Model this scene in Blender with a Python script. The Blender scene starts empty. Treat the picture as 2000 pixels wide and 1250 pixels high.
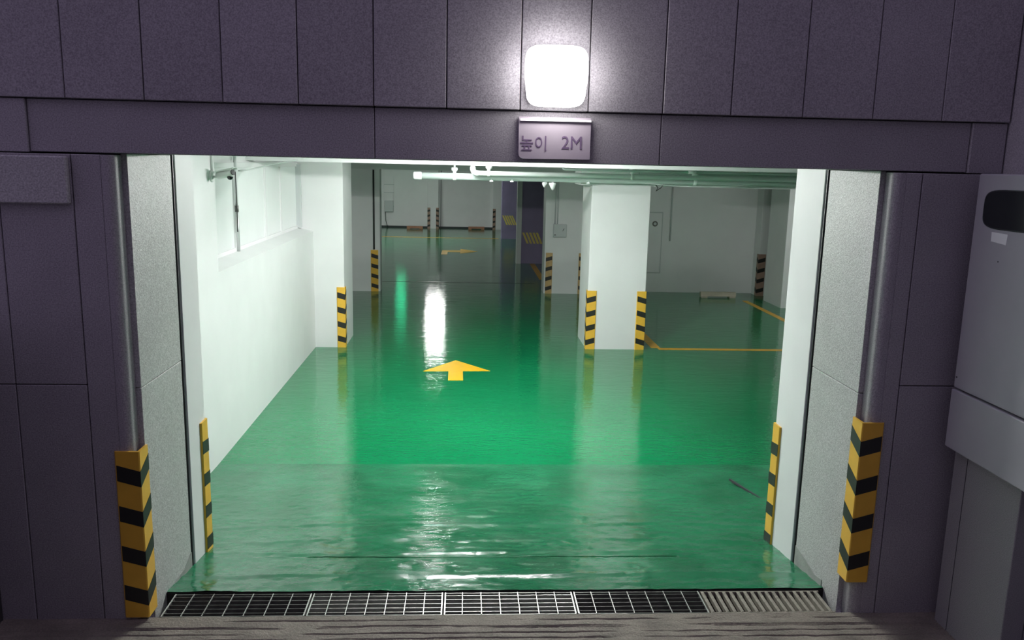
import bpy, bmesh, math, random
from mathutils import Vector, Matrix, noise
random.seed(7)
scene = bpy.context.scene
C = scene.collection

# ------------------------------------------------------------------ camera
F_PX = 1618.4; YAW = 0.05662; PITCH = 0.18546; ROLL = 0.02261
CAM = Vector((0.0, -3.853, 2.2445))
cam_data = bpy.data.cameras.new('camera'); cam = bpy.data.objects.new('camera', cam_data); C.objects.link(cam)
fwd = Vector((math.sin(YAW)*math.cos(PITCH), math.cos(YAW)*math.cos(PITCH), -math.sin(PITCH)))
r0 = Vector((math.cos(YAW), -math.sin(YAW), 0)); u0 = r0.cross(fwd)
rr = math.cos(ROLL)*r0 + math.sin(ROLL)*u0; uu = -math.sin(ROLL)*r0 + math.cos(ROLL)*u0
cam.matrix_world = Matrix(((rr.x, uu.x, -fwd.x, CAM.x), (rr.y, uu.y, -fwd.y, CAM.y), (rr.z, uu.z, -fwd.z, CAM.z), (0, 0, 0, 1)))
cam_data.sensor_width = 36; cam_data.lens = 36*F_PX/2000; cam_data.clip_end = 200; cam_data.clip_start = 0.05
scene.camera = cam

# ------------------------------------------------------------------ world (night glow of the city), exposure
world = bpy.data.worlds.new('night_sky'); scene.world = world; world.use_nodes = True
bg = world.node_tree.nodes['Background']
bg.inputs[0].default_value = (0.72, 0.60, 0.95, 1); bg.inputs[1].default_value = 0.50
scene.view_settings.view_transform = 'Standard'; scene.view_settings.look = 'None'
scene.view_settings.gamma = 1; scene.view_settings.exposure = 0; scene.view_settings.use_curve_mapping = False
WALL_LAMP = 19.0          # radiance of the lamp above the entrance
LAMP_A = 650.0; LAMP_B = 240.0; LAMP_C = 340.0; LAMP_D = 290.0; FILL_E = 55.0     # radiance of the ceiling tubes, front to back; E an added bay fill

# ------------------------------------------------------------------ materials
def mat(name, col, rough=0.6, metal=0.0, spec=0.5, var=0.0, vscale=6.0, speck=0.0, sscale=350.0, bump=0.0, bscale=60.0,
        bdist=0.004, stretch=None, obj_rand=0.0, emit=None, estr=0.0):
    m = bpy.data.materials.new(name); m.use_nodes = True
    nt = m.node_tree; N = nt.nodes; L = nt.links
    b = N['Principled BSDF']
    b.inputs['Base Color'].default_value = (*col, 1); b.inputs['Roughness'].default_value = rough
    b.inputs['Metallic'].default_value = metal; b.inputs['Specular IOR Level'].default_value = spec
    if emit:
        b.inputs['Emission Color'].default_value = (*emit, 1); b.inputs['Emission Strength'].default_value = estr
    tc = N.new('ShaderNodeTexCoord'); src = tc.outputs['Object']
    if stretch:
        mp = N.new('ShaderNodeMapping'); mp.inputs['Scale'].default_value = stretch; L.new(src, mp.inputs[0]); src = mp.outputs[0]
    fac = None
    def mul(a, o):
        if a is None: return o
        q = N.new('ShaderNodeMath'); q.operation = 'MULTIPLY'; L.new(a, q.inputs[0]); L.new(o, q.inputs[1]); return q.outputs[0]
    def noise_factor(scale, amount, detail):
        n = N.new('ShaderNodeTexNoise'); n.inputs['Scale'].default_value = scale; n.inputs['Detail'].default_value = detail
        L.new(src, n.inputs['Vector'])
        r = N.new('ShaderNodeMapRange'); r.inputs[1].default_value = 0.3; r.inputs[2].default_value = 0.7
        r.inputs[3].default_value = 1-amount; r.inputs[4].default_value = 1+amount; L.new(n.outputs[0], r.inputs[0]); return r.outputs[0]
    if var: fac = mul(fac, noise_factor(vscale, var, 5))
    if speck: fac = mul(fac, noise_factor(sscale, speck, 2))
    if obj_rand:
        oi = N.new('ShaderNodeObjectInfo'); r = N.new('ShaderNodeMapRange')
        r.inputs[3].default_value = 1-obj_rand; r.inputs[4].default_value = 1+obj_rand; L.new(oi.outputs['Random'], r.inputs[0]); fac = mul(fac, r.outputs[0])
    if fac is not None:
        v = N.new('ShaderNodeVectorMath'); v.operation = 'SCALE'; v.inputs[0].default_value = col; L.new(fac, v.inputs['Scale'])
        L.new(v.outputs[0], b.inputs['Base Color'])
    if bump:
        n = N.new('ShaderNodeTexNoise'); n.inputs['Scale'].default_value = bscale; n.inputs['Detail'].default_value = 3; L.new(src, n.inputs['Vector'])
        bp = N.new('ShaderNodeBump'); bp.inputs['Strength'].default_value = bump; bp.inputs['Distance'].default_value = bdist
        L.new(n.outputs[0], bp.inputs['Height']); L.new(bp.outputs[0], b.inputs['Normal'])
    return m

M = {}
M['granite'] = mat('granite', (0.36, 0.345, 0.36), 0.55, var=0.06, vscale=3, speck=0.28, sscale=170, bump=0.35, bscale=220, bdist=0.002, obj_rand=0.05)
M['granite_pale'] = mat('granite_pale', (0.47, 0.47, 0.46), 0.5, var=0.05, vscale=3, speck=0.30, sscale=130, bump=0.6, bscale=150, bdist=0.003, obj_rand=0.03)
M['dark_stone'] = mat('dark_stone', (0.05, 0.05, 0.05), 0.8, speck=0.2)  # near-black so the added left wall bounces little light
M['mortar'] = mat('mortar', (0.30, 0.31, 0.29), 0.8, var=0.15, vscale=12, bump=0.4, bscale=90)
M['backing'] = mat('backing', (0.04, 0.04, 0.045), 0.9)
M['white_paint'] = mat('white_paint', (0.76, 0.765, 0.765), 0.55, var=0.025, vscale=2.5, bump=0.08, bscale=30, bdist=0.003)
M['ceiling_paint'] = mat('ceiling_paint', (0.66, 0.68, 0.67), 0.7, var=0.04, vscale=3)
M['dark_paint'] = mat('dark_paint', (0.28, 0.225, 0.38), 0.55, var=0.1, vscale=2)
M['concrete'] = mat('concrete', (0.22, 0.195, 0.158), 0.85, var=0.25, vscale=5, speck=0.18, sscale=120, bump=0.6, bscale=70, bdist=0.006)
M['asphalt'] = mat('asphalt', (0.09, 0.085, 0.085), 0.9, var=0.15, vscale=4, bump=0.5, bscale=120, bdist=0.004)
M['yellow'] = mat('yellow_rubber', (0.80, 0.46, 0.05), 0.45, var=0.05, vscale=12)
M['old_yellow'] = mat('faded_yellow_rubber', (0.55, 0.36, 0.16), 0.55, var=0.12, vscale=12)
M['old_brown'] = mat('worn_brown_rubber', (0.34, 0.22, 0.17), 0.6, var=0.12, vscale=12)
M['black'] = mat('black_band', (0.018, 0.018, 0.016), 0.5)
M['line_yellow'] = mat('line_paint', (0.72, 0.37, 0.03), 0.4, var=0.12, vscale=14)
M['arrow_yellow'] = mat('arrow_paint', (0.85, 0.48, 0.01), 0.35, var=0.05, vscale=14)
M['steel'] = mat('galvanised_steel', (0.46, 0.46, 0.44), 0.45, metal=0.85, var=0.12, vscale=30)
M['dull_steel'] = mat('dull_steel', (0.17, 0.17, 0.16), 0.5, metal=0.7, var=0.2, vscale=25)
M['muddy'] = mat('muddy_steel', (0.27, 0.25, 0.20), 0.8, var=0.25, vscale=30, bump=0.5, bscale=90)
M['trench'] = mat('trench_dirt', (0.018, 0.017, 0.016), 0.95, var=0.3, vscale=12)
M['rail'] = mat('rail_dark', (0.035, 0.037, 0.042), 0.5, metal=0.3)
M['pipe_white'] = mat('pipe_white', (0.80, 0.83, 0.82), 0.4)
M['pipe_grey'] = mat('pipe_grey', (0.50, 0.58, 0.55), 0.45)
M['plastic_white'] = mat('plastic_white', (0.72, 0.74, 0.72), 0.4)
M['cctv'] = mat('cctv_shell', (0.58, 0.62, 0.58), 0.35, metal=0.2)
M['lens'] = mat('dark_lens', (0.01, 0.01, 0.012), 0.12)
M['film'] = mat('window_film', (0.78, 0.81, 0.80), 0.35, var=0.02, vscale=3)
M['alu'] = mat('aluminium', (0.60, 0.63, 0.62), 0.4, metal=0.5)
M['grey_metal'] = mat('grey_painted_metal', (0.40, 0.39, 0.42), 0.45, var=0.04, vscale=5, bump=0.05, bscale=150)
M['smoked'] = mat('smoked_plastic', (0.016, 0.019, 0.021), 0.15)
M['sticker'] = mat('sticker', (0.85, 0.85, 0.85), 0.5)
M['sign'] = mat('sign_plate', (0.56, 0.50, 0.55), 0.5, var=0.03, vscale=8)
M['sign_ink'] = mat('sign_ink', (0.23, 0.16, 0.27), 0.6)
M['lamp_glass'] = mat('lamp_glass', (0.9, 0.9, 0.9), 0.3, emit=(1.0, 0.965, 0.985), estr=WALL_LAMP)
M['lamp_base'] = mat('lamp_base', (0.7, 0.7, 0.7), 0.5)
M['stop_brown'] = mat('wheel_stop_wood', (0.36, 0.17, 0.10), 0.7, var=0.15, vscale=9)
M['stop_grey'] = mat('wheel_stop_grey', (0.52, 0.46, 0.37), 0.6, var=0.1, vscale=9)
M['cable'] = mat('cable_pale', (0.6, 0.64, 0.62), 0.5)
M['cable_dark'] = mat('cable_dark', (0.03, 0.03, 0.03), 0.5)
M['housing'] = mat('lamp_housing', (0.75, 0.75, 0.75), 0.5)
M['box_grey'] = mat('box_grey', (0.54, 0.57, 0.57), 0.45)
for k, s in (('A', LAMP_A), ('B', LAMP_B), ('C', LAMP_C), ('D', LAMP_D), ('E', FILL_E)):
    M['tube'+k] = mat('tube_'+k, (0.9, 0.9, 0.9), 0.4, emit=(0.985, 1.0, 0.985), estr=s)
M['exit_glow'] = mat('exit_glow', (0.02, 0.3, 0.12), 0.4, emit=(0.02, 1.0, 0.45), estr=15)
M['exit_case'] = mat('exit_case', (0.6, 0.62, 0.6), 0.5)

def floor_material(name, ramp):
    m = bpy.data.materials.new(name); m.use_nodes = True; nt = m.node_tree; N = nt.nodes; L = nt.links
    b = N['Principled BSDF']; tc = N.new('ShaderNodeTexCoord')
    def tex(scale, stretch, detail=3):
        mp = N.new('ShaderNodeMapping'); mp.inputs['Scale'].default_value = stretch; L.new(tc.outputs['Object'], mp.inputs[0])
        n = N.new('ShaderNodeTexNoise'); n.inputs['Scale'].default_value = scale; n.inputs['Detail'].default_value = detail; L.new(mp.outputs[0], n.inputs['Vector']); return n.outputs[0]
    cr = N.new('ShaderNodeValToRGB'); e = cr.color_ramp.elements
    if ramp:
        e[0].position = 0.35; e[0].color = (0.012, 0.135, 0.058, 1); e[1].position = 0.68; e[1].color = (0.024, 0.195, 0.092, 1)
    else:
        e[0].position = 0.3; e[0].color = (0.003, 0.17, 0.062, 1); e[1].position = 0.7; e[1].color = (0.005, 0.20, 0.074, 1)
    L.new(tex(2.2 if ramp else 0.9, (1, 1, 1), 6 if ramp else 4), cr.inputs[0]); L.new(cr.outputs[0], b.inputs['Base Color'])
    rg = N.new('ShaderNodeMapRange'); rg.inputs[1].default_value = 0.35; rg.inputs[2].default_value = 0.65
    rg.inputs[3].default_value = 0.07 if ramp else 0.04; rg.inputs[4].default_value = 0.22 if ramp else 0.11
    L.new(tex(3.0, (1, 1.6, 1), 4), rg.inputs[0]); L.new(rg.outputs[0], b.inputs['Roughness'])
    b.inputs['Specular IOR Level'].default_value = 0.6
    bp = N.new('ShaderNodeBump'); bp.inputs['Strength'].default_value = 1.0; bp.inputs['Distance'].default_value = 0.0014 if ramp else 0.0026
    L.new(tex(16 if ramp else 7.0, (0.85, 1.2, 1) if ramp else (0.45, 1.4, 1), 5), bp.inputs['Height'])
    bp2 = N.new('ShaderNodeBump'); bp2.inputs['Strength'].default_value = 0.8; bp2.inputs['Distance'].default_value = 0.0012 if ramp else 0.0016
    L.new(tex(70 if ramp else 30, (0.6, 1.3, 1), 3), bp2.inputs['Height']); L.new(bp.outputs[0], bp2.inputs['Normal']); L.new(bp2.outputs[0], b.inputs['Normal'])
    return m
M['floor'] = floor_material('green_epoxy', False)
M['ramp'] = floor_material('green_epoxy_rough', True)

# ------------------------------------------------------------------ mesh helpers
def link(o, parent=None):
    C.objects.link(o)
    if parent is not None: o.parent = parent
    return o
def mesh_obj(name, verts, faces, m, parent=None, smooth=False):
    me = bpy.data.meshes.new(name); me.from_pydata([tuple(v) for v in verts], [], faces); me.update()
    me.materials.append(M[m])
    if smooth:
        for p in me.polygons: p.use_smooth = True
    return link(bpy.data.objects.new(name, me), parent)
def bm_obj(name, bm, m, parent=None, smooth=False):
    me = bpy.data.meshes.new(name); bmesh.ops.recalc_face_normals(bm, faces=bm.faces); bm.to_mesh(me); bm.free(); me.materials.append(M[m])
    if smooth:
        for p in me.polygons: p.use_smooth = True
    return link(bpy.data.objects.new(name, me), parent)
def bx(bm, x0, x1, y0, y1, z0, z1, bev=0.0, seg=1):
    v = [bm.verts.new(c) for c in ((x0,y0,z0),(x1,y0,z0),(x1,y1,z0),(x0,y1,z0),(x0,y0,z1),(x1,y0,z1),(x1,y1,z1),(x0,y1,z1))]
    fs = [bm.faces.new([v[i] for i in f]) for f in ((0,3,2,1),(4,5,6,7),(0,1,5,4),(1,2,6,5),(2,3,7,6),(3,0,4,7))]
    if bev:
        es = list({e for f in fs for e in f.edges})
        bmesh.ops.bevel(bm, geom=es, offset=bev, segments=seg, affect='EDGES', profile=0.5)
def box(name, x0, x1, y0, y1, z0, z1, m, parent=None, bev=0.0, seg=1):
    bm = bmesh.new(); bx(bm, x0, x1, y0, y1, z0, z1, bev, seg); return bm_obj(name, bm, m, parent)
def prism(name, pts, axis, a, b, m, parent=None, smooth=False):
    """polygon pts (2D) extruded along axis from a to b; axis x: pts=(y,z), y: (x,z), z: (x,y)"""
    def P(p, t): return {'x': (t, p[0], p[1]), 'y': (p[0], t, p[1]), 'z': (p[0], p[1], t)}[axis]
    n = len(pts); bm = bmesh.new()
    va = [bm.verts.new(P(p, a)) for p in pts]; vb = [bm.verts.new(P(p, b)) for p in pts]
    bm.faces.new(va); bm.faces.new(vb[::-1])
    for i in range(n): bm.faces.new((va[i], va[(i+1) % n], vb[(i+1) % n], vb[i]))
    return bm_obj(name, bm, m, parent, smooth)
def tube_into(bm, pts, r, n=10, radii=None):
    pts = [Vector(p) for p in pts]; rings = []
    for i, p in enumerate(pts):
        d = (pts[min(i+1, len(pts)-1)] - pts[max(i-1, 0)]).normalized()
        a = d.cross(Vector((0, 0, 1)) if abs(d.z) < 0.9 else Vector((1, 0, 0))).normalized(); b = d.cross(a)
        q = radii[i] if radii else r
        rings.append([bm.verts.new(p + q*(math.cos(2*math.pi*k/n)*a + math.sin(2*math.pi*k/n)*b)) for k in range(n)])
    for i in range(len(rings)-1):
        for k in range(n): bm.faces.new((rings[i][k], rings[i][(k+1) % n], rings[i+1][(k+1) % n], rings[i+1][k]))
    bm.faces.new(rings[0][::-1]); bm.faces.new(rings[-1])
def tube(name, pts, r, m, parent=None, n=10, radii=None):
    bm = bmesh.new(); tube_into(bm, pts, r, n, radii); o = bm_obj(name, bm, m, parent)
    for p in o.data.polygons: p.use_smooth = len(p.vertices) == 4
    return o
def tag(o, label=None, cat=None, group=None, kind=None):
    if label: o['label'] = label
    if cat: o['category'] = cat
    if group: o['group'] = group
    if kind: o['kind'] = kind
    return o
def thing(name, label, cat, loc=(0, 0, 0), group=None):
    o = bpy.data.objects.new(name, None); o.empty_display_size = 0.1; link(o); return tag(o, label, cat, group)
def struct(o, label=None): return tag(o, label, kind='structure')

FZ = -0.25           # garage floor level; 0 is the drain at the threshold
LINT = 2.255         # underside of the lintel
CEIL = 2.70
XL, XR = -1.55, 1.975   # faces of the stone reveals
GZ = lambda y: 0.0 if y > -0.3 else 0.19*(-0.3-y)

# ------------------------------------------------------------------ outside ground
def ground():
    xs = [-2.33 + i*0.025 for i in range(195)]
    ys = [-i*0.0045 for i in range(62)] + [-0.279 - i*0.03 for i in range(1, 10)]
    V = []; F = []
    for j, y in enumerate(ys):
        for x in xs:
            g = 0.0
            for yg in (-0.05, -0.105, -0.118, -0.165, -0.215, -0.27):
                yy = yg + 0.008*noise.noise(Vector((x*1.7, yg*20, 0)))
                k = 0.35 + 1.1*noise.noise(Vector((x*1.6, yg*31, 4))) + 0.5*noise.noise(Vector((x*7, yg*31, 9)))
                if abs(y-yy) < 0.0045 and k > 0: g -= 0.014*min(1, k+0.2)
            z = GZ(y) + g + 0.003*noise.fractal(Vector((x*7, y*16, 1)), 1, 2, 3) - (0.004 if j == 0 else 0)
            V.append((x, y, z))
    nx = len(xs)
    for j in range(len(ys)-1):
        for i in range(nx-1): F.append((j*nx+i, (j+1)*nx+i, (j+1)*nx+i+1, j*nx+i+1))
    o = mesh_obj('floor_apron', V, F, 'concrete', smooth=True); struct(o, 'grooved grey concrete apron in front of the drain')
    # ramp on up to the street, behind the camera
    V = [(-6, -0.6, GZ(-0.6)-0.01), (6, -0.6, GZ(-0.6)-0.01), (6, -6, GZ(-6)), (-6, -6, GZ(-6)), (6, -14, GZ(-6)), (-6, -14, GZ(-6)), (-6, 0.02, -0.03), (6, 0.02, -0.03), (-6, -0.3, -0.03), (6, -0.3, -0.03)]
    V = V[:6] + [(-6, 0.0, -0.035), (6, 0.0, -0.035), (-6, -0.3, -0.035), (6, -0.3, -0.035)]
    o = mesh_obj('floor_street', V, [(6, 8, 9, 7), (8, 0, 1, 9), (0, 3, 2, 1), (3, 5, 4, 2)], 'asphalt'); struct(o, 'dark driveway rising to the street')
ground()

# ------------------------------------------------------------------ garage floor
def garage_floor():
    xs = [-2.2 + i*0.016 for i in range(int(4.9/0.016)+1)]; ys = sorted([0.245 + i*0.0165 for i in range(156) if abs(0.245+i*0.0165-0.78) > 0.009] + [0.772, 0.7765, 0.7795, 0.7835, 0.788])
    y1 = ys[-1]; nx = len(xs); V = []; F = []
    for y in ys:
        t = (y-0.245)/(y1-0.245)
        base = FZ*(1-(1-min(1, t))**1.55)
        rough = (1-t)**0.7 if t < 1 else 0
        for x in xs:
            h = 0.0045*noise.fractal(Vector((x*2.6, y*4.5, 3)), 0.9, 2, 4) + 0.0024*noise.fractal(Vector((x*12, y*18, 8)), 0.8, 2, 4) - 0.004*max(0, noise.noise(Vector((x*2.1+1.2*y, y*5-x, 21)))-0.28)*max(0, noise.noise(Vector((x*14, y*20, 5)))+0.3)*6
            for yc, a, w in ((0.35, 0.004, 0.02), (0.48, 0.009, 0.03), (0.86, 0.007, 0.025), (1.10, 0.006, 0.03), (1.42, 0.010, 0.035), (1.58, 0.006, 0.03), (2.15, 0.004, 0.05)):
                yy = yc + 0.05*noise.noise(Vector((x*0.9, yc*9, 2))) + 0.01*noise.noise(Vector((x*7, yc*9, 2))) - (0.10*max(0, abs(x-0.2)-0.9)**1.5 if yc > 0.9 else 0)
                d = (y-yy)/w
                if abs(d) < 3: h += a*(0.55+0.8*noise.noise(Vector((x*3.1, yc*5, 7))))*math.exp(-d*d)*(1 if d < 0 else 0.85)
            if abs(y-0.78) < 0.004 and (-0.92 < x < -0.25 or 0.52 < x < 1.30): h -= 0.030     # saw cut
            if abs(y-0.78) < 0.004 and -0.92 < x < 1.30: h -= 0.008
            e = min(1, max(0, (y1-y)/0.25)); V.append((x, y, base + (h*rough if t < 1 else 0)*e))
    for j in range(len(ys)-1):
        for i in range(nx-1): F.append((j*nx+i, j*nx+i+1, (j+1)*nx+i+1, (j+1)*nx+i))
    ramp = mesh_obj('floor_ramp', V, F, 'ramp', smooth=True); struct(ramp, 'rough green painted concrete ramp inside the entrance')
    f = box('floor', -7, 7.2, y1, 29.8, FZ-0.3, FZ, 'floor'); struct(f, 'glossy green epoxy garage floor')
    g = box('floor_side', 2.68, 7.2, 1.1, y1, FZ-0.3, FZ+0.001, 'floor'); struct(g, 'green floor beside the entrance')
    # trench under the grates
    bm = bmesh.new(); bx(bm, -1.62, 2.02, -0.03, 0.0, -0.3, -0.012); bx(bm, -1.62, 2.02, 0.242, 0.27, -0.3, -0.006); bx(bm, -1.62, 2.02, -0.03, 0.27, -0.34, -0.26)
    struct(bm_obj('floor_trench', bm, 'trench'), 'dark drain trench under the grates')
    s = box('floor_seam', -6.4, 1.45, 13.66, 13.70, FZ, FZ+0.0025, 'cable_dark'); struct(s, 'dark joint across the green floor')
garage_floor()

# ------------------------------------------------------------------ front wall: stone cladding
UPX = [-3.9, -3.5, -3.15, -2.80, -2.45, -2.10, -1.76, -1.422, -1.082, -0.753, -0.421, -0.098, 0.232, 0.541, 0.882, 1.196, 1.531, 1.862, 2.19, 2.52]
def front_wall():
    bm = bmesh.new()
    bx(bm, -7, XL-0.03, 0.076, 0.64, -0.05, 4.6); bx(bm, XR+0.03, 7.2, 0.076, 0.64, -0.05, 4.6); bx(bm, XL-0.03, XR+0.03, 0.06, 0.64, LINT+0.03, 4.6)
    w = bm_obj('wall_front', bm, 'backing'); struct(w, 'stone clad front wall around the garage entrance')
    J = 0.0022
    for a, b in zip(UPX[:-1], UPX[1:]):
        j2 = J if not (abs(b-2.19) < 0.01) else 0.001
        box('panel', a+J, b-j2, -0.02+random.uniform(-.0015, .0015), 0.03, 2.487, 4.6, 'granite', w, 0.003)
    # band over the opening, set back
    for a, b in ((-1.94, -0.421), (-0.421, 0.884), (0.884, 2.352)):
        box('lintel_stone', a+0.0015, b-0.0015, 0.006, 0.055, LINT, 2.483, 'granite', w, 0.003)
    bm = bmesh.new(); bx(bm, XL, XR, 0.0555, 0.655, LINT, LINT+0.03); bm_obj('lintel_soffit', bm, 'white_paint', w)
    for a, b in ((-3.9, -2.9), (-2.9, -1.94), (2.352, 2.52)): box('panel', a+0.001, b-0.001, -0.006, 0.03, LINT-0.003, 2.483, 'granite', w, 0.003)
    # left and right of the opening
    for a, b, z0, z1 in ((-3.3, -2.60, 0, 1.188), (-3.3, -2.60, 1.192, 2.247), (-2.60, -2.083, 0, 1.188), (-2.60, -2.083, 1.192, 2.247), (-2.083, -1.76, 0, 1.188), (-2.083, -1.76, 1.192, 2.247), (-1.76, -1.629, 0, 2.247),
                         (2.054, 2.135, 0, 2.247), (2.135, 2.52, 0, 1.214), (2.135, 2.52, 1.218, 2.247)):
        box('panel', a+J, b-J, -0.012, 0.03, z0-0.04 if z0 == 0 else z0, z1, 'granite', w, 0.003)
    # rounded corner stones
    R = 0.035
    for s, xc in ((1, XL), (-1, XR)):
        q = xc - s*0.025                      # set back behind the face of the reveal
        pts = [(q, 0.075)]
        for k in range(9):
            t = math.pi/2*k/8
            pts.append((q - s*(R - R*math.cos(t)), -0.012 + R - R*math.sin(t)))
        pts += [(q - s*0.055, -0.012), (q - s*0.055, 0.03), (q - s*0.02, 0.075)]
        o = prism('corner_stone', pts, 'z', -0.04, 2.247, 'granite', w, True)
        o.data.set_sharp_from_angle(angle=0.6)
    # reveals
    for s, xc in ((1, XL), (-1, XR)):
        for z0, z1 in ((-0.2, 1.15), (1.154, LINT-0.002)):
            a, b = sorted((xc, xc - s*0.028)); box('reveal_stone', a, b, 0.078, 0.642, z0, z1, 'granite_pale', w, 0.002)
    for s, xc, pts in ((1, XL, [(0.26, -0.03), (0.64, -0.16), (0.64, 0.03), (0.52, -0.01), (0.40, -0.005)]), (-1, XR, [(0.27, -0.03), (0.64, -0.16), (0.64, 0.06), (0.50, 0.045), (0.36, 0.02), (0.27, 0.035)])):
        prism('mortar_patch', pts, 'x', xc - s*0.002, xc + s*0.004, 'mortar', w)
front_wall()
# shutter guide rails between stone reveal and painted pier
for n, s, xc in ((1, 1, XL), (2, -1, XR)):
    bm = bmesh.new()
    a, b = sorted((xc-s*0.05, xc-s*0.012)); bx(bm, a, b, 0.645, 0.681, -0.2, LINT)
    a, b = sorted((xc-s*0.05, xc+s*0.004)); bx(bm, a, b, 0.656, 0.664, -0.2, LINT)
    struct(bm_obj('trim_%d' % n, bm, 'rail'), 'dark steel shutter guide rail in the %s reveal' % ('left' if n == 1 else 'right'))

# ------------------------------------------------------------------ garage walls, columns, beams, ceiling
W = 'white_paint'
H = CEIL + 0.02
def pier(side, corner, outer, y0, y1, lab):
    a, b = sorted((corner, outer)); o = box('wall_pier_'+side, a, b, y0, y1, -0.3, H, W, None, 0.004); struct(o, lab)
pier('left', -1.543, -2.1, 0.682, 0.970, 'white painted pier inside the left of the entrance')
pier('right', 1.968, 2.8, 0.682, 1.088, 'white painted pier inside the right of the entrance')
XW = -2.03; XU = -2.231
bm = bmesh.new()
bx(bm, -2.8, XW, 0.97, 3.02, -0.35, H)                      # block beside the entrance
bx(bm, -2.8, XU-0.015, 3.02, 7.262, 1.1, H)                        # set-back upper wall
wl = bm_obj('wall_left', bm, W); struct(wl, 'white painted left garage wall with a high window')
prism('dado', [(-2.8, -0.35), (XW, -0.35), (XW, 1.285), (XW, 1.322), (XU, 1.362), (-2.8, 1.362)], 'y', 3.02, 7.262, W, wl)
def column(name, x0, x1, y0, y1, lab, m=W, z1=H):
    return struct(box(name, x0, x1, y0, y1, FZ-0.1, z1, m, None, 0.006), lab)
column('column', -2.802, -1.635, 7.262, 8.082, 'white pilaster at the far end of the left wall')
struct(box('wall_left_rear', -2.802, -2.371, 8.082, 12.263, FZ-0.1, H, W), 'white left wall between the two pilasters')
column('column', -6.682, -1.674, 12.285, 12.608, 'grey lit pilaster left of the passage')
column('column', 1.668, 2.465, 7.306, 8.168, 'square white column in the middle of the garage')
column('column', 1.525, 2.323, 12.317, 12.802, 'white column carrying the switch box')
struct(box('wall_right_rear', 2.323, 5.874, 12.716, 12.932, FZ-0.1, H, W), 'pale rear wall of the parking bay')
column('column', 5.842, 6.79, 12.393, 12.932, 'pale corner pier at the back of the bay')
column('column', 5.79, 6.898, 10.927, 11.832, 'pale pier at the right of the bay')
struct(box('wall_right', 6.79, 7.113, 0.64, 29.616, FZ-0.1, H, W), 'pale right garage wall')
struct(box('wall_left_far', -6.898, -6.575, 12.608, 29.616, FZ-0.1, H, W), 'pale left wall of the rear hall')
struct(box('wall_back', -6.898, 7.113, 28.646, 28.969, FZ-0.1, H, W), 'pale back wall of the rear hall')
column('column', -1.509, -1.099, 28.323, 28.667, 'shallow pilaster on the back wall between guards')
column('column', 1.002, 1.401, 28.323, 28.667, 'pilaster on the back wall beside the dark pier')
d1 = column('wall_dark_far', 1.169, 2.802, 24.335, 24.874, 'far dark purple painted wall with hazard band', 'dark_paint')
d2 = column('wall_dark_near', 1.39, 2.802, 17.329, 18.084, 'near dark purple painted wall with hazard band', 'dark_paint')
struct(box('trim_3', 1.266, 1.388, 17.264, 17.491, FZ, H, W), 'pale strip painting the lit edge of the near dark wall')  # white post stands in for the lit left edge of the dark wall
struct(box('ceiling', -6.898, 7.113, 0.64, 29.616, CEIL, CEIL+0.15, 'ceiling_paint'), 'garage ceiling slab')
struct(box('trim_4', -2.802, 6.79, 4.827, 5.15, 2.226, CEIL, 'ceiling_paint'), 'white painted beam behind the entrance')
struct(box('trim_5', 1.509, 6.79, 7.273, 7.898, 1.997, CEIL, 'ceiling_paint'), 'deep beam over the middle column')
struct(box('trim_6', -6.575, 6.79, 12.209, 12.694, 2.1, CEIL, 'ceiling_paint'), 'beam across the two rear columns')

# hazard bands on the dark walls: yellow stripes
def band(par, x0, x1, y, z0, z1, n, w, lean):
    p = (x1-x0)/n
    for k in range(n):
        a = x0 + k*p + 0.01
        wk = w*random.uniform(0.9, 1.1)
        prism('yellow_stripe', [(a+lean, z0), (a+lean+wk, z0), (a+wk, z1), (a, z1)], 'y', y-0.004, y, 'stripe_yellow', par)
M['stripe_yellow'] = mat('stripe_yellow', (0.78, 0.60, 0.14), 0.5, var=0.1, vscale=20)
band(d1, 1.175, 1.56, 24.335, 0.224, 0.542, 5, 0.05, 0.15)
band(d2, 1.401, 1.84, 17.329, 0.262, 0.542, 5, 0.058, 0.12)

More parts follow.
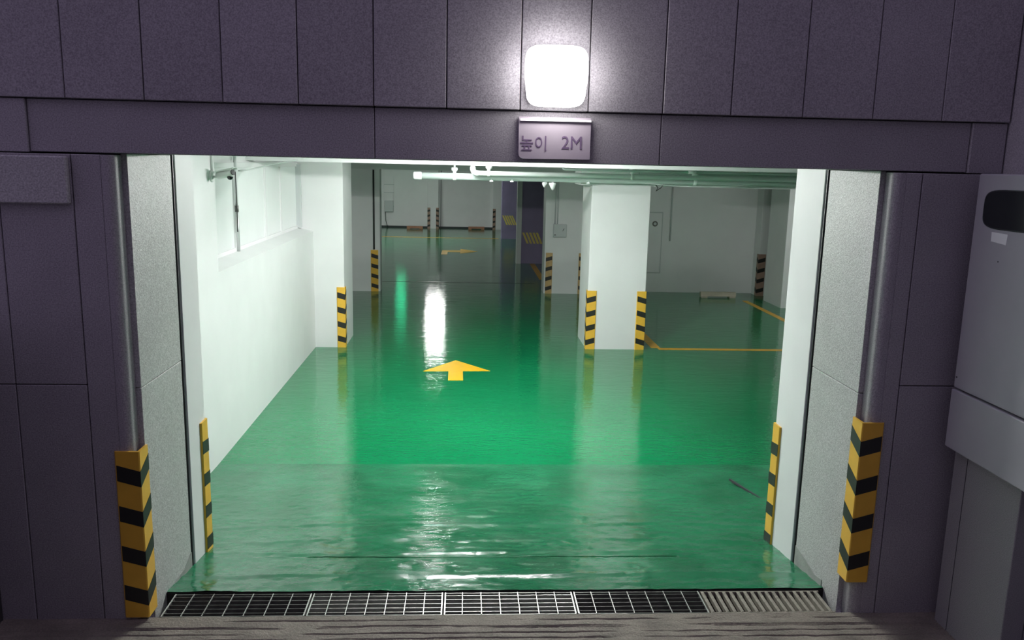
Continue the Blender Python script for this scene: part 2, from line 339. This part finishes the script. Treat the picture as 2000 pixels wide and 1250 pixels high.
# ------------------------------------------------------------------ corner guards
def guard(x, y, z0, h, sx, label, wf=0.10, ws=0.10, body='yellow', group='black and yellow corner guards', nst=4, ty=0.012, back=False):
    """corner guard on the edge (x, y): front flange faces -y and runs towards -sx from the edge, side flange faces sx and runs to +y"""
    t = thing('corner_guard', label, 'corner guard', group=group); t.location = (x, y, z0)
    pts = [(-sx*wf, 0), (-sx*wf, -ty*0.55), (-sx*(wf-0.006), -ty), (sx*ty*0.6, -ty), (sx*ty, -ty*0.6), (sx*ty, ws-0.006), (sx*ty*0.55, ws), (0, ws), (0, 0)]
    prism('body', pts, 'z', 0, h, body, t)
    P = h/(nst+0.18); bh = P*0.385; o = 0.0012
    drop_f = wf*(0.3 if not back else 1.2); drop_s = ws*(0.55 if not back else 0.12)
    for k in range(nst):
        zt = h - P*k - P*0.33      # top of the black band at the outer edges
        st = [(-sx*wf*0.93, -ty-o, 0), (sx*(ty+o), -ty-o, 1), (sx*(ty+o), ws*0.95, 2)]
        V = []
        for (px, py, q) in st:
            dz = 0 if q == 0 else -drop_f if q == 1 else -drop_f+drop_s
            ins = [(0, 0.004), (-sx*0.004, 0.004), (-sx*0.004, 0)][q]
            V += [(px, py, zt+dz), (px, py, zt+dz-bh), (px+ins[0], py+ins[1], zt+dz), (px+ins[0], py+ins[1], zt+dz-bh)]
        Fc = []
        for i in (0, 4):
            Fc += [(i, i+1, i+5, i+4), (i+2, i+6, i+7, i+3), (i, i+4, i+6, i+2), (i+1, i+3, i+7, i+5)]
        Fc += [(0, 2, 3, 1), (8, 9, 11, 10)]
        bm = bmesh.new(); vs = [bm.verts.new(v) for v in V]
        for f in Fc: bm.faces.new([vs[i] for i in f])
        bm_obj('black_band', bm, 'black', t)
    if back:          # second flange wraps round the inner face, away from the street
        for ch in t.children: ch.data.transform(Matrix.Diagonal((1, -1, 1, 1))); ch.data.flip_normals()
    return t
guard(XL, -0.012, 0.012, 0.855, 1, 'big yellow and black chevron guard on the left stone corner outside', 0.105, 0.10)
guard(XR, -0.012, 0.178, 0.85, -1, 'big yellow and black chevron guard on the right stone corner outside', 0.10, 0.10)
guard(-1.543, 0.970, -0.115, 0.835, 1, 'narrow corner guard on the white pier inside the left reveal', 0.05, 0.10, back=True)
guard(1.968, 1.088, -0.165, 0.84, -1, 'narrow corner guard on the white pier inside the right reveal', 0.05, 0.10, back=True)
guard(-1.635, 7.262, FZ, 0.825, 1, 'corner guard on the white pilaster ending the bright left wall')
guard(1.668, 7.306, FZ, 0.819, -1, 'corner guard on the left edge of the middle white column', 0.119, 0.108)
guard(2.465, 7.306, FZ, 0.819, 1, 'corner guard on the right edge of the middle white column', 0.119, 0.108)
guard(-1.724, 12.285, FZ, 0.808, 1, 'corner guard on the grey pilaster left of the passage', 0.129, 0.054)
guard(1.568, 12.317, FZ, 0.808, -1, 'faded corner guard on the left edge of the switch box column', 0.119, 0.022, 'old_yellow')
guard(2.323, 12.317, FZ, 0.808, 1, 'corner guard on the switch box column, right behind the middle column', 0.119, 0.086, 'old_yellow')
guard(5.842, 12.393, FZ, 0.841, -1, 'worn brown corner guard at the back of the parking bay', 0.14, 0.086, 'old_brown')
guard(-1.509, 28.323, FZ, 0.798, -1, 'leftmost of the three tiny guards on the back wall', 0.097, 0.108, 'old_brown')
guard(-1.099, 28.323, FZ, 0.798, 1, 'middle of the three tiny guards on the back wall', 0.097, 0.108, 'old_brown')
guard(1.002, 28.323, FZ, 0.798, -1, 'rightmost tiny guard on the back wall, by the dark purple wall', 0.097, 0.108, 'old_brown')

# ------------------------------------------------------------------ floor markings, wheel stops, floor plate
def flat(name, pts, m, label, cat, z=FZ, th=0.003, group=None):
    o = prism(name, pts, 'z', z-0.002, z+th, m); return tag(o, label, cat, group)
flat('floor_arrow', [(-0.199, 5.552), (-0.024, 5.557), (-0.03, 5.996), (0.307, 6.012), (-0.124, 6.562), (-0.512, 5.974), (-0.205, 5.988)], 'arrow_yellow', 'yellow straight-ahead arrow painted on the green floor', 'floor marking')
flat('floor_arrow', [(-0.711, 19.161), (-0.539, 19.161), (-0.539, 19.808), (-0.183, 19.808), (-0.183, 19.431), (0.323, 20.077), (-0.183, 20.724), (-0.183, 20.293), (-0.711, 20.239)], 'arrow_yellow', 'yellow turn-right arrow far down the passage', 'floor marking')
bay = thing('parking_line', 'orange outline of the parking bay right of the middle column', 'floor marking')
for nm, pts in (('front_line', [(2.695, 7.306), (5.335, 7.306), (5.335, 7.413), (2.695, 7.413)]), ('side_line', [(2.608, 7.413), (2.738, 7.413), (2.738, 11.724), (2.608, 11.724)]), ('side_line', [(5.335, 7.306), (5.443, 7.306), (5.443, 11.724), (5.335, 11.724)])):
    prism(nm, pts, 'z', FZ-0.002, FZ+0.003, 'line_yellow', bay)
flat('parking_line', [(-6.467, 24.335), (1.078, 24.335), (1.078, 24.464), (-6.467, 24.464)], 'line_yellow', 'thin yellow line across the floor before the back wall', 'floor marking')
flat('parking_line', [(1.617, 14.311), (1.746, 14.311), (1.746, 17.275), (1.617, 17.275)], 'line_yellow', 'short orange line at the foot of the near dark wall', 'floor marking')
def stop(x0, x1, y, m, label):
    t = thing('wheel_stop', label, 'wheel stop', group='wheel stops'); t.location = ((x0+x1)/2, y, FZ); w = (x1-x0)/2
    prism('bar', [(-0.06, 0.03), (0.06, 0.03), (0.045, 0.11), (-0.045, 0.11)], 'x', -w, w, m, t)
    for s in (-1, 1): box('foot', s*w*0.8-0.06, s*w*0.8+0.06, -0.07, 0.07, 0, 0.035, m, t)
stop(4.613, 5.314, 12.102, 'stop_grey', 'pale wheel stop at the back of the right parking bay')
stop(-2.285, -1.681, 27.999, 'stop_brown', 'reddish wheel stop at the left foot of the back wall')
stop(0.054, 0.668, 28.215, 'stop_brown', 'reddish wheel stop at the right foot of the back wall')
pl = thing('floor_plate', 'green steel cover plate on the ramp beside the right pier', 'cover plate'); pl.location = (0.10, 0.42, FZ+0.03)
prism('plate', [(2.05, 1.95), (2.6, 1.97), (2.6, 1.3), (2.24, 1.3)], 'z', 0, 0.012, 'ramp', pl)
prism('edge_strip', [(2.035, 1.96), (2.05, 1.95), (2.24, 1.3), (2.225, 1.3)], 'z', -0.002, 0.014, 'backing', pl)

# ------------------------------------------------------------------ drain grates
def grate(x0, x1, label, nb=7, bright='steel', cross='steel'):
    t = thing('drain_grate', label, 'drain grate', group='drain grates across the threshold'); t.location = (x0, 0.012, -0.006)
    w = x1-x0; dY = 0.22
    for a in (0.004, w-0.010): box('end_bar', a, a+0.007, 0, dY, -0.028, 0.0, cross, t)
    for a in (0.0, dY-0.006): box('side_bar', 0.004, w-0.004, a, a+0.006, -0.028, -0.002, 'dull_steel', t)
    step = w/nb
    c0 = None
    for k in range(1, nb):
        if c0 is None: c0 = box('cross_bar', -0.002, 0.002, 0, dY, -0.008, 0.001, cross, t)
        else: q = c0.copy(); link(q, t); c0_ = q
        (c0 if k == 1 else q).location = (k*step, 0, 0)
    r0_ = None
    for k in range(5):
        if r0_ is None: r0_ = box('bearing_bar', 0.008, w-0.008, -0.0013, 0.0013, -0.026, -0.001, bright, t); o = r0_
        else: o = r0_.copy(); link(o, t)
        o.location = (0, 0.03+k*0.04, 0)
grate(-1.505, -0.790, 'leftmost drain grate at the threshold, thin bars over the black trench', 7, 'dull_steel')
grate(-0.788, -0.100, 'second drain grate from the left, thin steel mesh', 7)
grate(-0.098, 0.588, 'middle drain grate, brightest steel mesh below the floor arrow', 7)
grate(0.590, 1.278, 'fourth drain grate from the left, beside the muddy slatted one', 7, 'dull_steel')
t = thing('drain_grate', 'rightmost drain grate, thick muddy slats', 'drain grate', group='drain grates across the threshold'); t.location = (1.28, 0.012, -0.006)
box('side_bar', 0.004, 0.66, 0, 0.008, -0.03, -0.002, 'muddy', t); box('side_bar', 0.004, 0.66, 0.212, 0.22, -0.03, -0.002, 'muddy', t)
s0 = None
for k in range(17):
    if s0 is None: s0 = o = prism('slat', [(-0.007, -0.03), (0.007, -0.03), (0.009, -0.002), (0.004, 0.0), (-0.009, -0.002)], 'y', 0.008, 0.212, 'muddy', t)
    else: o = s0.copy(); link(o, t)
    o.location = (0.016+k*0.039, 0, 0)

# ------------------------------------------------------------------ lamp and height sign over the entrance
def superellipse(w, h, n, e):
    return [(math.copysign(abs(math.cos(a))**(2/e), math.cos(a))*w/2, math.copysign(abs(math.sin(a))**(2/e), math.sin(a))*h/2) for a in (2*math.pi*k/n for k in range(n))]
def wall_lamp():
    t = thing('wall_lamp', 'glowing white rounded square lamp above the garage entrance', 'lamp'); t.location = (0.385, -0.02, 2.63)
    bm = bmesh.new(); rings = []
    for s, y in ((1.0, -0.050), (1.0, -0.068), (0.985, -0.088), (0.93, -0.104), (0.80, -0.115), (0.5, -0.121)):
        rings.append([bm.verts.new((x*s*(0.95 if z < 0 else 1.0)**1, y, z*s)) for x, z in superellipse(0.278, 0.262, 40, 5)])
    for i in range(len(rings)-1):
        for k in range(40): bm.faces.new((rings[i][k], rings[i][(k+1) % 40], rings[i+1][(k+1) % 40], rings[i+1][k]))
    bm.faces.new(rings[0]); bm.faces.new(rings[-1])
    bm_obj('diffuser', bm, 'lamp_glass', t, True)
    prism('base_plate', superellipse(0.262, 0.25, 40, 5), 'y', 0.0, -0.0495, 'lamp_base', t)
wall_lamp()
def text_mesh(name, body, size, m, parent, loc, depth=0.0008, sx=1.0):
    cu = bpy.data.curves.new(name, 'FONT'); cu.body = body; cu.size = size; cu.extrude = depth; cu.align_x = 'LEFT'; cu.resolution_u = 3
    tmp = bpy.data.objects.new('tmp_text', cu); C.objects.link(tmp)
    me = bpy.data.meshes.new_from_object(tmp.evaluated_get(bpy.context.evaluated_depsgraph_get()))
    bpy.data.objects.remove(tmp); bpy.data.curves.remove(cu)
    me.transform(Matrix.Diagonal((sx, 1, 1, 1))); me.transform(Matrix.Rotation(math.pi/2, 4, 'X'))
    me.materials.clear(); me.materials.append(M[m]); o = bpy.data.objects.new(name, me); link(o, parent); o.location = loc; return o
sg = thing('height_sign', 'small pale sign under the lamp lettered with the 2M height limit', 'sign'); sg.location = (0.392, -0.012, 2.366)
pts = []
for cx, cz, a0, r in ((0.160, 0.088, 0, 0.004), (-0.160, 0.088, 90, 0.004), (-0.140, -0.072, 180, 0.022), (0.160, -0.088, 270, 0.004)):
    for k in range(5): a = math.radians(a0+k*22.5); pts.append((cx+r*math.cos(a), cz+r*math.sin(a)))
prism('plate', pts, 'y', -0.008, 0.018, 'sign', sg)
prism('lit_top_lip', [(0.018, 0.086), (-0.014, 0.082), (-0.020, 0.074), (-0.012, 0.0735), (-0.008, 0.074), (0.018, 0.074)], 'x', -0.158, 0.164, 'sticker', sg)  # whiter than the plate, painting the lamplit top edge of the sign
text_mesh('lettering', '높이', 0.074, 'sign_ink', sg, (-0.158, -0.0095, -0.052), sx=0.95)
text_mesh('lettering', '2M', 0.082, 'sign_ink', sg, (0.030, -0.0095, -0.046), sx=0.95)
pn = thing('wall_plaque', 'blank stone plaque high on the left of the facade', 'plaque'); pn.location = (-2.0, -0.012, 2.135)
box('plate', -0.36, 0.232, -0.03, 0.0, -0.108, 0.102, 'granite_pale', pn, 0.006)

# ------------------------------------------------------------------ right side: cabinet on a stone base, side walls of the forecourt
struct(box('wall_side_right', 2.525, 2.8, -3.2, 0.03, -0.1, 4.6, 'granite'), 'dark stone side wall at the right edge')
struct(box('wall_shade_left', -2.6, -2.24, -5, -0.02, -0.1, 1.5, 'dark_stone'), 'unseen dark side wall added to shade the lower left facade')  # out of view; low and dark to shade the foot of the facade
struct(box('wall_sky_blocker', -9, 9, -8.4, -8, 0, 10, 'granite'), 'unseen building behind the viewer, added to block low sky light')  # out of view; added and sized to cut low sky light
M['granite_dim'] = mat('granite_plinth', (0.30, 0.295, 0.30), 0.6, speck=0.22, sscale=240, bump=0.4, bscale=200, bdist=0.002)
b = thing('stone_plinth', 'speckled grey stone plinth under the wall cabinet at right', 'plinth'); b.location = (2.42, -0.575, 0)
box('block', 0.0, 0.10, 0.0, 0.50, -0.02, 0.925, 'granite_dim', b, 0.003)
box('joint', -0.001, 0.0, 0.392, 0.396, 0.0, 0.92, 'backing', b)
cb = thing('wall_cabinet', 'grey metal wall cabinet with smoked rounded window at right edge', 'cabinet'); cb.location = (2.355, -0.095, 0)
box('upper_housing', 0.0, 0.165, -0.64, 0.0, 1.236, 2.252, 'grey_metal', cb, 0.008, 2)
box('lower_housing', -0.005, 0.165, -0.60, 0.004, 0.938, 1.228, 'grey_metal', cb, 0.006, 2)
pts = [(-0.30 + (y), 2.095 + z) for y, z in superellipse(0.46, 0.165, 40, 4.5)]
w_ = prism('window', pts, 'x', -0.004, 0.02, 'smoked', cb)
prism('window_gasket', [(-0.30 + y, 2.095 + z) for y, z in superellipse(0.472, 0.177, 40, 4.5)], 'x', -0.002, 0.01, 'rail', w_)
o = prism('paper_label', [(-0.145, 1.995), (-0.258, 1.992), (-0.255, 1.945), (-0.148, 1.953)], 'x', -0.0015, 0.001, 'sticker', cb); o['label'] = 'small white paper label'
tube('screw', [(-0.002, -0.215, 1.868), (0.002, -0.215, 1.868)], 0.003, 'black', cb)
tube('screw', [(-0.002, -0.02, 1.29), (0.002, -0.02, 1.29)], 0.004, 'black', cb)

# ------------------------------------------------------------------ left wall: window, sill conduit, camera
wn = bpy.data.objects.new('window_1', None); link(wn); struct(wn, 'long high window with milky panes in the left wall')
wy = [3.03, 4.288, 5.516, 6.28, 7.24]; z0, z1 = 1.366, 2.186
for a, b2 in zip(wy[:-1], wy[1:]): box('pane', XU-0.012, XU-0.004, a+0.02, b2-0.02, z0+0.03, z1-0.03, 'film', wn)
for y in wy[1:-1]: box('mullion', XU-0.012, XU+0.012, y-0.025, y+0.025, z0, z1, W, wn, 0.002)
box('frame_rail', XU-0.012, XU+0.014, 3.03, 7.257, z1-0.03, z1+0.02, W, wn, 0.002); box('frame_rail', XU-0.012, XU+0.010, 3.03, 7.257, z0-0.01, z0+0.03, W, wn, 0.002)
box('mullion', XU-0.012, XU+0.06, 7.205, 7.258, z0, z1, 'box_grey', wn, 0.002)  # end mullion in grey, painting the shadow in the recess corner
cd = thing('conduit', 'grey conduit running down the window beside the security camera', 'conduit'); cd.location = (XU+0.02, 4.288, 0)
tube('upper_pipe', [(0, 0, 2.30), (0, 0, 1.77)], 0.016, 'alu', cd); tube('coupling', [(0, -0.006, 1.80), (0, -0.006, 1.74)], 0.022, 'dull_steel', cd)
tube('lower_pipe', [(0, 0, 1.77), (0.002, 0.01, 1.36)], 0.019, 'alu', cd); tube('cable', [(0.012, -0.035, 2.12), (0.014, -0.032, 1.77), (0.012, -0.03, 1.55)], 0.005, 'cable_dark', cd)
cc = thing('security_camera', 'white bullet security camera on a bracket on the left wall', 'camera'); cc.location = (XW, 2.93, 2.10)
bm = bmesh.new(); tube_into(bm, [(0.0, 0, 0), (0.012, 0, 0), (0.016, 0, 0)], 0.05, 20, [0.046, 0.046, 0.038]); bm_obj('wall_mount', bm, 'plastic_white', cc)
tube('arm', [(0.012, 0, -0.004), (0.04, 0, -0.004), (0.062, -0.008, 0.008)], 0.011, 'plastic_white', cc)
d = Vector((0.88, -0.30, 0.17)).normalized(); p0 = Vector((0.05, 0.0, 0.008))
bd = tube('body', [p0, p0+d*0.012, p0+d*0.135, p0+d*0.14], 0.03, 'cctv', cc, 16, [0.026, 0.032, 0.032, 0.028])
tube('lens', [p0+d*0.13, p0+d*0.146], 0.024, 'lens', bd, 14)
up = Vector((0, 0, 0.034)); s_ = d.cross(Vector((0, 0, 1))).normalized()*0.034
V = []
for a in (p0-d*0.0+up, p0+d*0.165+up):
    for q in (-1, -0.5, 0.5, 1): V.append(a + s_*q - Vector((0, 0, 0.012 if abs(q) == 1 else 0)))
bm = bmesh.new(); vs = [bm.verts.new(v) for v in V]; vs2 = [bm.verts.new(v+Vector((0, 0, 0.003))) for v in V]
for i in range(3):
    bm.faces.new((vs[i], vs[i+1], vs[i+5], vs[i+4])); bm.faces.new((vs2[i], vs2[i+4], vs2[i+5], vs2[i+1]))
    bm.faces.new((vs[i], vs2[i], vs2[i+1], vs[i+1])); bm.faces.new((vs[i+4], vs[i+5], vs2[i+5], vs2[i+4]))
bm.faces.new((vs[0], vs[4], vs2[4], vs2[0])); bm.faces.new((vs[3], vs2[3], vs2[7], vs[7]))
bm_obj('sun_shield', bm, 'cctv', cc)
bm = bmesh.new(); bmesh.ops.create_uvsphere(bm, u_segments=14, v_segments=8, radius=0.024, matrix=Matrix.Translation(p0+d*0.115+Vector((0, 0, -0.03)))); bm_obj('sensor', bm, 'lens', cc, True)
tube('lead', [(0.006, 0, 0.04), (0.006, 0, 0.19), (0.006, 0.0, 0.24)], 0.012, 'plastic_white', cc)
cv = [(XW+0.19, 2.36, 2.16)]
tag(tube('camera_cable', [(-1.822, 2.96, 2.147), (-1.789, 3.102, 2.153), (-1.671, 3.425, 2.197), (-1.509, 3.803, 2.245), (-1.347, 4.18, 2.304), (-1.28, 4.42, 2.5), (-1.27, 4.45, CEIL-0.008)], 0.006, 'cable', None, 8), 'thin white cable sweeping from the security camera to the ceiling', 'cable')

# ------------------------------------------------------------------ pipes under the ceiling
p1 = thing('ceiling_pipe', 'thick grey-white pipe with a rounded capped left end under the ceiling', 'pipe'); p1.location = (-0.69, 6.982, 2.077)
tube('pipe', [(0, 0, 0), (6.8, 0, 0)], 0.044, 'pipe_grey', p1, 16)
tube('end_cap', [(-0.006, 0, 0), (0.0, 0, 0), (0.01, 0, 0), (0.10, 0, 0), (0.102, 0, 0)], 0.045, 'pipe_white', p1, 16, [0.033, 0.046, 0.050, 0.050, 0.044])
p2 = thing('ceiling_pipe', 'bright white pipe running right from an elbow under the ceiling', 'pipe'); p2.location = (0.065, 6.82, 2.127)
tube('pipe', [(0, 0, 0.5), (0, 0, 0.06), (0.012, 0, 0.018), (0.05, 0, 0), (6.1, 0, 0)], 0.031, 'pipe_white', p2, 14)
tube('elbow', [(0, 0, 0.075), (0, 0, 0.05), (0.012, 0, 0.016), (0.05, 0, 0), (0.085, 0, 0)], 0.037, 'pipe_white', p2, 14)
p3 = thing('ceiling_pipe', 'greenish pipe behind the white one above the parking bay', 'pipe'); p3.location = (2.156, 7.122, 2.159)
tube('pipe', [(0, 0, 0.4), (0, 0, 0.07), (0.02, 0, 0.02), (0.07, 0, 0), (4.3, 0, 0)], 0.04, 'pipe_grey', p3, 14)
tube('elbow', [(0, 0, 0.09), (0, 0, 0.06), (0.02, 0, 0.02), (0.07, 0, 0), (0.10, 0, 0)], 0.048, 'pipe_grey', p3, 14)
p4 = thing('ceiling_pipe', 'slim pipe highest of the run above the parking bay', 'pipe'); p4.location = (1.186, 6.659, 2.197)
tube('pipe', [(0, 0, 0.4), (0, 0, 0.04), (0.012, 0, 0.012), (0.04, 0, 0), (5.0, 0, 0)], 0.014, 'pipe_grey', p4, 12); tube('coupling', [(1.6, 0, 0), (1.7, 0, 0)], 0.02, 'pipe_white', p4, 12)
def hanger(x, y, z, r, label, w=0.05):
    t = thing('pipe_hanger', label, 'pipe hanger', group='pipe hangers'); t.location = (x, y, z)
    tube('clamp', [(-w/2, 0, 0), (-w/2+0.004, 0, 0), (w/2-0.004, 0, 0), (w/2, 0, 0)], r, 'pipe_white', t, 16, [r+0.004, r+0.009, r+0.009, r+0.004])
    tube('collar', [(0, 0, r+0.004), (0, 0, r+0.022), (0, 0, r+0.034), (0, 0, r+0.065), (0, 0, r+0.07)], 0.03, 'pipe_white', t, 14, [0.022, 0.024, 0.042, 0.042, 0.03])
    tube('rod', [(0, 0, r+0.06), (0, 0, CEIL-z)], 0.012, 'pipe_white', t, 10)
hanger(-0.167, 6.982, 2.077, 0.044, 'white hanger near the capped end of the thick pipe', 0.045)
hanger(0.269, 6.82, 2.127, 0.031, 'white hanger just right of the bright pipe elbow', 0.04)
hanger(2.102, 6.82, 2.127, 0.031, 'hanger on the bright pipe above the middle column', 0.03)
hanger(2.964, 6.982, 2.077, 0.044, 'hanger on the thick pipe above the parking bay', 0.05)
def sprinkler(x, y, z, label, s=1.0, ex=0.0):
    t = thing('sprinkler_head', label, 'sprinkler', group='sprinkler heads'); t.location = (x, y, z)
    tube('drop', [(0, 0, 0.035), (0, 0, -0.01)], 0.012*s, 'pipe_white', t, 10)
    tube('nozzle', [(0, 0, -0.008), (0, 0, -0.02), (0.004+ex, 0, -0.05*s), (0.006+ex, 0, -0.075*s)], 0.02, 'pipe_white', t, 12, [0.034*s, 0.036*s, 0.022*s, 0.008*s])
sprinkler(0.997, 6.982, 2.035, 'left small white sprinkler head under the pipe', 0.95, -0.01)
sprinkler(1.099, 6.982, 2.032, 'right pointed white sprinkler head under the pipe', 1.35)
def clip(x, label):
    t = thing('pipe_clip', label, 'pipe clip', group='small white clips under the pipe'); t.location = (x, 6.982, 2.032)
    box('pad', -0.022, 0.022, -0.025, 0.02, -0.012, 0.008, 'pipe_white', t, 0.003); box('tab', -0.006, 0.006, -0.036, -0.022, -0.010, 0.03, 'pipe_white', t)
clip(0.307, 'left white clip under the thick pipe'); clip(0.571, 'middle white clip under the thick pipe'); clip(1.563, 'right white clip under the thick pipe')
pts = []
for k in range(15):
    u = k/14; pts.append((2.30+1.40*u, 6.955, 2.043-0.03*math.sin(math.pi*u)**0.8+0.006*u))
tag(tube('sagging_cable', pts, 0.005, 'cable', None, 6), 'thin pale cable sagging above the parking bay', 'cable')
tag(tube('tangled_cable', [(2.447, 7.241, 2.153), (2.5, 7.241, 2.035), (2.544, 7.252, 1.981), (2.522, 7.262, 1.938), (2.587, 7.262, 1.981), (2.641, 7.241, 2.067), (2.662, 7.252, 2.197)], 0.006, 'cable_dark', None, 6), 'dark cable loop at the top right of the middle column', 'cable')

# ------------------------------------------------------------------ boxes on the columns and walls
sw = thing('switch_box', 'flat grey switch box on the rear column with conduits above', 'switch box'); sw.location = (1.811, 12.317, 0.995)
box('case', -0.13, 0.13, -0.05, 0, -0.128, 0.128, 'box_grey', sw, 0.004)
box('door', -0.118, 0.118, -0.056, -0.05, -0.116, 0.116, 'box_grey', sw, 0.002)
prism('handle', [(0.045, -0.01), (0.06, 0.0), (0.085, 0.045), (0.07, 0.04)], 'y', -0.066, -0.056, 'black', sw)
for x in (-0.10, -0.05): tube('conduit', [(x, -0.02, 0.128), (x, -0.02, 1.0)], 0.010, 'box_grey', sw)
box('dial', -0.105, -0.085, -0.062, -0.056, -0.09, -0.07, 'black', sw)
hc = thing('hose_cabinet', 'tall flush hose cabinet with round knob on the rear bay wall', 'cabinet'); hc.location = (3.621, 12.716, 0.138)
box('frame', -0.36, 0.31, -0.015, 0, 0, 1.235, 'box_grey', hc, 0.004); box('door', -0.34, 0.29, -0.022, -0.015, 0.02, 1.215, W, hc, 0.004)
tube('knob', [(0.15, -0.022, 1.0), (0.15, -0.035, 1.0)], 0.055, 'dull_steel', hc, 18); tube('knob_centre', [(0.15, -0.035, 1.0), (0.15, -0.045, 1.0)], 0.03, 'box_grey', hc, 14)
tube('keyhole', [(0.0, -0.022, 1.0), (0.0, -0.03, 1.0)], 0.018, 'black', hc)
tag(tube('wall_conduit', [(4.096, 12.7, 2.089), (4.096, 12.7, 0.795)], 0.014, 'box_grey'), 'thin grey conduit right of the hose cabinet', 'conduit')
jt = tube('downpipe', [(-1.789, 12.269, 2.089), (-1.789, 12.269, FZ+0.82)], 0.017, 'cable_dark'); tag(jt, 'thin dark downpipe on the grey pilaster left of the passage', 'downpipe')
lb = thing('distribution_board', 'pale ladder-like cable tray and boxes at the left of the back wall', 'cable tray'); lb.location = (-3.007, 28.644, -0.175)
box('tray', -0.19, 0.17, -0.02, 0, 0.45, 1.85, W, lb)
for z in (1.55, 1.25, 0.72): box('rung', -0.20, 0.18, -0.035, -0.02, z, z+0.02, 'box_grey', lb)
box('lower_box', -0.17, 0.16, -0.10, -0.02, 0.52, 0.95, 'box_grey', lb, 0.01)
tube('lead', [(-0.15, -0.08, 0.55), (-0.13, -0.1, 0.2), (-0.02, -0.15, FZ+0.02)], 0.012, 'cable_dark', lb)
struct(box('trim_7', -1.029, -1.008, 28.63, 28.647, FZ, CEIL, 'rail'), 'dark vertical joint on the back wall')
struct(box('baseboard_back', -6.467, 1.078, 28.614, 28.646, FZ, FZ+0.06, 'rail'), 'dark skirting along the back wall')

# ------------------------------------------------------------------ ceiling lamps
def ceiling_lamp(x, y, z, ln, key, label, along='x'):
    t = thing('ceiling_lamp', label, 'lamp', group='tube lamps on the garage ceiling'); t.location = (x, y, z)
    if along == 'y': t.rotation_euler.z = math.pi/2
    prism('housing', [(-0.06, 0.03), (0.06, 0.03), (0.035, 0.085), (-0.035, 0.085)], 'x', -ln/2-0.02, ln/2+0.02, 'housing', t)
    for s in (-1, 1): tube('stem', [(s*ln*0.3, 0, 0.08), (s*ln*0.3, 0, CEIL-z)], 0.012, 'housing', t)
    for s in (-1, 1): tube('tube', [(-ln/2, s*0.04, 0.01), (ln/2, s*0.04, 0.01)], 0.014, 'tube'+key, t, 10)
ceiling_lamp(0.269, 3.533, 2.315, 1.1, 'A', 'twin tube lamp on the ceiling behind the lintel')
ceiling_lamp(-0.162, 6.012, 2.434, 0.7, 'B', 'twin tube lamp on the ceiling above the floor arrow')
ceiling_lamp(-1.024, 23.257, 2.434, 0.55, 'C', 'twin tube lamp on the ceiling far down the passage')
ceiling_lamp(-4.096, 21.856, 2.434, 1.1, 'D', 'twin tube lamp on the ceiling at the left of the rear hall')
ceiling_lamp(5.6, 8.75, 2.44, 1.1, 'E', 'unseen twin tube fill lamp added over the right parking bay')  # added out of sight to brighten the rear wall of the bay
ex = thing('exit_sign', 'green lit exit lamp under the ceiling left of the passage', 'exit sign'); ex.location = (-2.533, 28.215, 2.391)
box('case', -0.2, 0.2, 0, 0.05, 0, 0.18, 'exit_case', ex, 0.004); box('face', -0.18, 0.18, -0.004, 0.0, 0.015, 0.165, 'exit_glow', ex)
for s in (-1, 1): tube('stem', [(s*0.12, 0.025, 0.18), (s*0.12, 0.025, CEIL-2.39)], 0.006, 'exit_case', ex)
